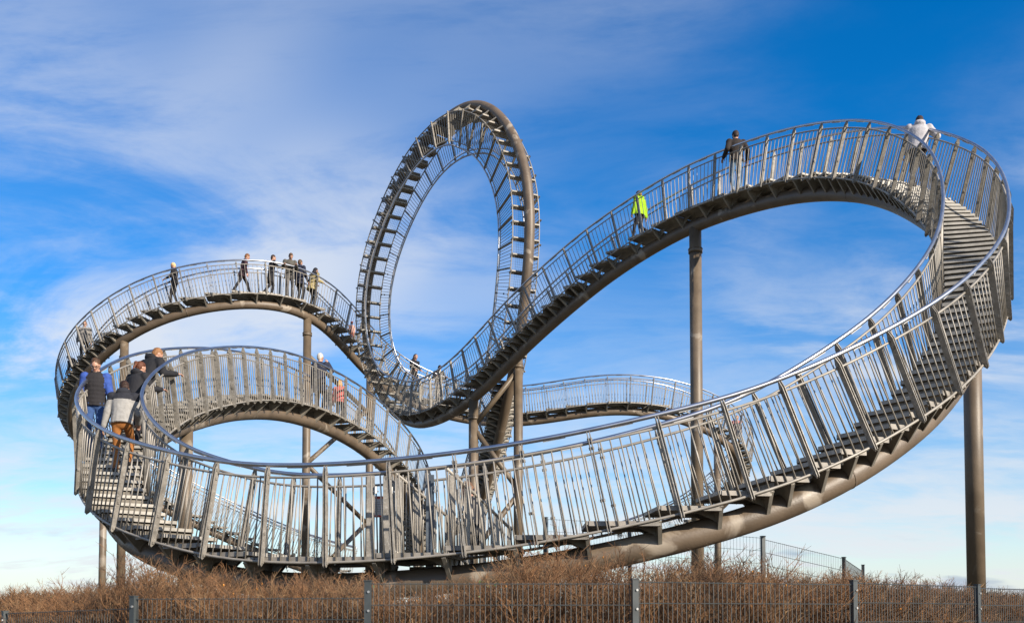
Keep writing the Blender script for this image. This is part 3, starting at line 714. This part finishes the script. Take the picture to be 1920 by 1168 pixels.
    for v, f, mi in HD:
        vs_ = [bm.verts.new(p) for p in v]
        for q in f:
            fc = bm.faces.new([vs_[i] for i in q]); fc.material_index = mi; fc.smooth = True
    k = H/1.75
    bmesh.ops.scale(bm, vec=(k, k, k), verts=bm.verts)
    body = bpy.data.meshes.new('person'); bm.to_mesh(body); bm.free(); bt.free(); bpy.data.meshes.remove(ev)
    for m_ in mats: body.materials.append(m_)
    o = bpy.data.objects.new('person', body); C.objects.link(o); o.location = pos; o.rotation_euler = (0, 0, yaw-math.pi/2)
    WORLD[o.name] = Matrix()
    props(o, label, 'person', group)
    # hair / hat as children
    def child(name, parts, m_, jit=0.0):
        V = []; F = []
        for v, f, mi in parts:
            b = len(V); V += [p*k for p in v]; F += [tuple(i+b for i in q) for q in f]
        if jit: V = [p+Vector((random.gauss(0, jit), random.gauss(0, jit), random.gauss(0, jit))) for p in V]
        c = bpy.data.objects.new(name, mesh(name, V, F, m_, True)); C.objects.link(c); c.parent = o; return c
    HS = []
    if hood != 'up':
        ell((0, -.016, 1.668), (.083, .098, .095), 0, Rh, HS, 18, 14)
        ell((0, -.045, 1.62), (.079, .066, .085), 0, Rh, HS, 16, 10)
        if longhair:
            ell((0, -.05, 1.56), (.09, .06, .05+longhair), 0, Rh, HS, 16, 10)
            for sx in (-1, 1): ell((sx*.07, -.005, 1.57), (.03, .05, .07+longhair*.5), 0, Rh, HS, 12, 8)
        if ponytail: 
            ell((0, -.125, 1.665), (.038, .05, .04), 0, Rh, HS); cap(Rh @ Vector((0, -.13, 1.65)), Rh @ Vector((0, -.15, 1.50)), .03, .012, 0, HS)
        child('hair', HS, cloth('hair_%s' % (hair,), hair, .6, .35, .8), .0035)
    if hat:
        HT = []; ell((0, -.005, 1.69), (.093, .108, .085), 0, Rh, HT, 18, 10); loft([((0, 0, 1.645), .092, .108), ((0, 0, 1.685), .096, .112)], 0, Rh, 18, HT); ell((0, .1, 1.665), (.06, .07, .012), 0, Rh, HT)
        child('hat', HT, cloth('hat_%s' % (hat,), hat))
    if glasses:
        G = []
        for sx in (-1, 1):
            pts = [Rh @ Vector((sx*.034+.026*math.cos(a), .112, 1.632+.018*math.sin(a))) for a in [2*math.pi*i/10 for i in range(11)]]
            for a, b in zip(pts, pts[1:]): cap(a, b, .003, .003, 0, G, 5, 1)
            cap(Rh @ Vector((sx*.06, .11, 1.636)), Rh @ Vector((sx*.08, .0, 1.63)), .0028, .0028, 0, G, 5, 1)
        cap(Rh @ Vector((-.009, .115, 1.636)), Rh @ Vector((.009, .115, 1.636)), .003, .003, 0, G, 5, 1)
        child('glasses', G, M['eye'])
    return o
UPH, CAMF, BACK = math.pi, -math.pi/2, math.pi/2
def on(tr, t, lat=0.0):
    p, h = tr.stand(t, lat); return tuple(p), h
WALK = ((-.08, .26, .0), (.08, -.24, .06)); DK = (.018, .018, .022)
G1 = 'people on the left front stairs'; G2 = 'people on the rear left hump'
# near left stairs
p, h = on(TL, 17.2, .42)
person('man in a black quilted vest over blue sleeves walking down the left stairs', p, -1.35, 1.76, top=(.022, .020, .022), sleeves=(.035, .075, .28), legs=(.035, .075, .19), hair=(.075, .04, .022), nod=.5, quilt=True, puff=.012, glasses=True,
       hands=((-.30, .14, .86), (.30, .05, .80)), feet=((-.09, .14, -.12), (.1, -.06, 0)), collar=True, group=G1, shoe=(.05, .05, .05), voxel=.014)
p, h = on(TL, 18.05, -.16)
person('person in a grey jacket with black shoulders and rust brown trousers climbing stairs', p, h+UPH-.1, 1.73, top=(.27, .26, .245), yoke=(.022, .023, .03), legs=(.27, .105, .028), hair=(.035, .018, .012), lean=.30, nod=.25, turn=.35, puff=.02,
       hands=((-.33, .10, .82), (.22, .38, .98)), feet=((-.09, -.05, 0), (.09, .22, .16)), hood=(.02, .02, .026), group=G1, voxel=.014)
p, h = on(TL, 16.75, -.12)
person('woman with a tied dark brown ponytail and black hooded jacket leaning towards rail', p, h+UPH-.5, 1.66, top=(.02, .02, .024), hood=(.02, .02, .024), legs=DK, hair=(.10, .035, .018), lean=.28, nod=.1, turn=-.2, ponytail=True, puff=.012,
       hands=((-.2, .2, .95), (.32, .44, 1.18)), group=G1, voxel=.014)
p, h = on(TL, 16.15, -.12)
person('tall sandy-haired man in a black hooded jacket with his forearm on the rail', p, h+UPH-.55, 1.84, top=(.017, .017, .02), hood=(.017, .017, .02), legs=DK, hair=(.22, .105, .045), lean=.42, nod=.2, turn=-.3, puff=.018,
       hands=((-.12, .35, .95), (.40, .40, 1.16)), group=G1, broad=1.08, voxel=.014)
# rear left hump
p, h = on(TR_, 16.3, .12); person('blonde woman in a black jacket walking down the rear left hump', p, h+UPH, 1.72, hair=(.62, .42, .20), top=DK, legs=DK, nod=.45, hands=((-.16, .30, 1.05), (.18, .28, 1.0)), feet=((-.08, .12, -.1), (.08, -.1, 0)), group=G2)
p, h = on(TR_, 18.2, .0); person('man in a dark plum coat striding to the right on the hump', p, h, 1.74, top=(.05, .025, .032), legs=DK, hair=(.16, .07, .03), lean=.22, nod=.3, hands=((-.22, -.12, .82), (.24, .16, .82)), feet=((-.08, .34, 0), (.08, -.36, .05)), skirt=.12, group=G2)
p, h = on(TR_, 19.08, .05); person('dark-haired man in a long black coat reaching right to the handrail', p, h, 1.72, top=DK, legs=DK, hair=(.045, .025, .018), lean=.1, nod=.15, turn=-.3, hands=((-.22, .0, .82), (.28, .44, 1.22)), feet=((-.08, .05, 0), (.08, -.3, .06)), skirt=.32, group=G2)
p, h = on(TR_, 19.62, .26); person('bearded man in a grey jacket and pink shirt looking down over the handrail', p, CAMF+.35, 1.84, top=(.085, .08, .07), legs=(.12, .11, .105), hair=(.09, .05, .03), lean=.22, nod=.55, turn=.25, yoke=None, hands=((-.22, .36, 1.20), (.26, .36, 1.18)), skirt=.1, puff=.015, group=G2)
p, h = on(TR_, 20.12, .02); person('man in a navy blue coat standing behind, back turned, on the hump', p, BACK-.5, 1.86, top=(.018, .022, .04), legs=DK, hair=(.10, .06, .035), nod=.15, collar=True, skirt=.12, puff=.012, group=G2, hands=((-.25, .1, .85), (.26, .18, .9)))
p, h = on(TR_, 20.5, .22); person('person in a khaki coat and black hood bending over on the rear hump', p, BACK-.7, 1.72, top=(.33, .27, .13), hood='up', yoke=(.02, .02, .025), legs=DK, lean=.25, nod=.2, skirt=.16, puff=.03, hands=((-.2, .35, 1.1), (.25, .36, 1.1)), group=G2)
p, h = on(TR_, 13.05, .1); person('man in a grey striped jacket and dark glasses at the far left bend', p, CAMF+.25, 1.78, top=(.20, .185, .17), legs=DK, hair=(.16, .08, .045), nod=.1, puff=.015, glasses=True, hands=((-.27, .05, .86), (.27, .08, .85)))
p, h = on(TR_, 11.85, -.1); person('dark-clothed person bending with one arm out below the far left bend', p, CAMF-.4, 1.62, top=DK, legs=DK, lean=.55, nod=.5, hands=((-.62, .28, 1.12), (.2, .35, .85)), hood=(.02, .02, .025))
p, h = on(TR_, 22.75, .1); person('small child in a red cap and white and red jacket on the rear descent', p, CAMF+.5, 1.02, top=(.55, .33, .28), legs=(.25, .08, .06), hat=(.60, .10, .06), hair=(.1, .05, .03), nod=.15)
# inner hump
p, h = on(TL, 7.72, .0); person('white-haired man in a long dark blue coat, back turned, on the inner hump', p, BACK-.25, 1.85, top=(.022, .026, .045), legs=DK, hair=(.55, .50, .44), nod=.1, turn=-.35, skirt=.25, puff=.012, hands=((-.28, .12, .85), (.16, .22, 1.50)))
p, h = on(TL, 6.75, .05); person('blonde child in a checked red jacket walking down the inner hump', p, BACK-.2, 1.40, top=(.48, .115, .10), legs=DK, hair=(.55, .30, .11), longhair=.03, nod=.2, puff=.012, hands=((-.28, .05, .85), (.2, .15, .9)))
# behind the foot of the loop
p, h = on(TR_, 26.0, .30); person('young person with black hood up looking down behind the loop foot', p, CAMF+.75, 1.84, top=DK, hood='up', yoke=(.015, .015, .02), legs=DK, nod=.45, lean=.08, hands=((-.15, .3, 1.02), (.2, .3, 1.0)))
p, h = on(TR_, 27.05, .30); person('short-haired man in a black jacket leaning on the rail right of the hooded one', p, CAMF+.35, 1.80, top=DK, legs=(.06, .06, .065), hair=(.03, .02, .015), lean=.3, nod=.3, turn=.2, hands=((-.28, .38, 1.15), (.25, .40, 1.15)), puff=.012)
# rising right track
p, h = on(TL, 47.72, -.2); person('child in a bright lime green padded jacket walking down the long ramp', p, 2.45, 1.56, broad=1.22, top=(.27, .47, .015), legs=DK, hat=(.07, .055, .045), hair=(.2, .1, .05), hood=(.27, .47, .015), nod=.25, quilt=True, puff=.03, hands=((-.33, .12, .82), (.32, -.08, .80)), feet=((-.07, .30, -.12), (.08, -.30, .14)), shoe=(.02, .02, .02))
p, h = on(TL, 44.72, -.32); person('man in a black jacket and blue jeans, back turned, near the top of the ramp', p, BACK+.1, 1.80, top=(.028, .022, .02), legs=(.10, .16, .24), hat=(.03, .025, .025), hair=(.04, .025, .02), nod=.3, puff=.02, hands=((-.33, .10, 1.02), (.36, .12, 1.0)), shoe=(.3, .3, .3), broad=1.06)
p, h = on(TL, 39.75, .33); person('man in a pale grey hoodie resting his arm on the top right rail', p, BACK-.25, 1.84, top=(.40, .385, .40), hood=(.42, .40, .42), legs=(.035, .03, .03), hair=(.03, .02, .018), nod=.5, lean=.12, side=.1, puff=.02, hands=((-.30, .10, .82), (.46, .24, 1.26)), broad=1.10)
# back right descent and the entrance
p, h = on(TR_, 38.5, .0); person('person in a dark coat with pink scarf descending the far right stairs', p, CAMF, 1.66, top=(.06, .045, .05), legs=(.05, .04, .04), yoke=(.50, .16, .14), hair=(.30, .15, .07), nod=.3, lean=.1)
person('curly-haired man in a black jacket looking left at the entrance stair', (-.58, 16.0, .33), math.pi-.15, 1.78, top=(.016, .016, .02), legs=(.03, .03, .035), hair=(.13, .07, .04), nod=.45, lean=.1, hands=((-.2, .28, .95), (.2, .28, .98)))
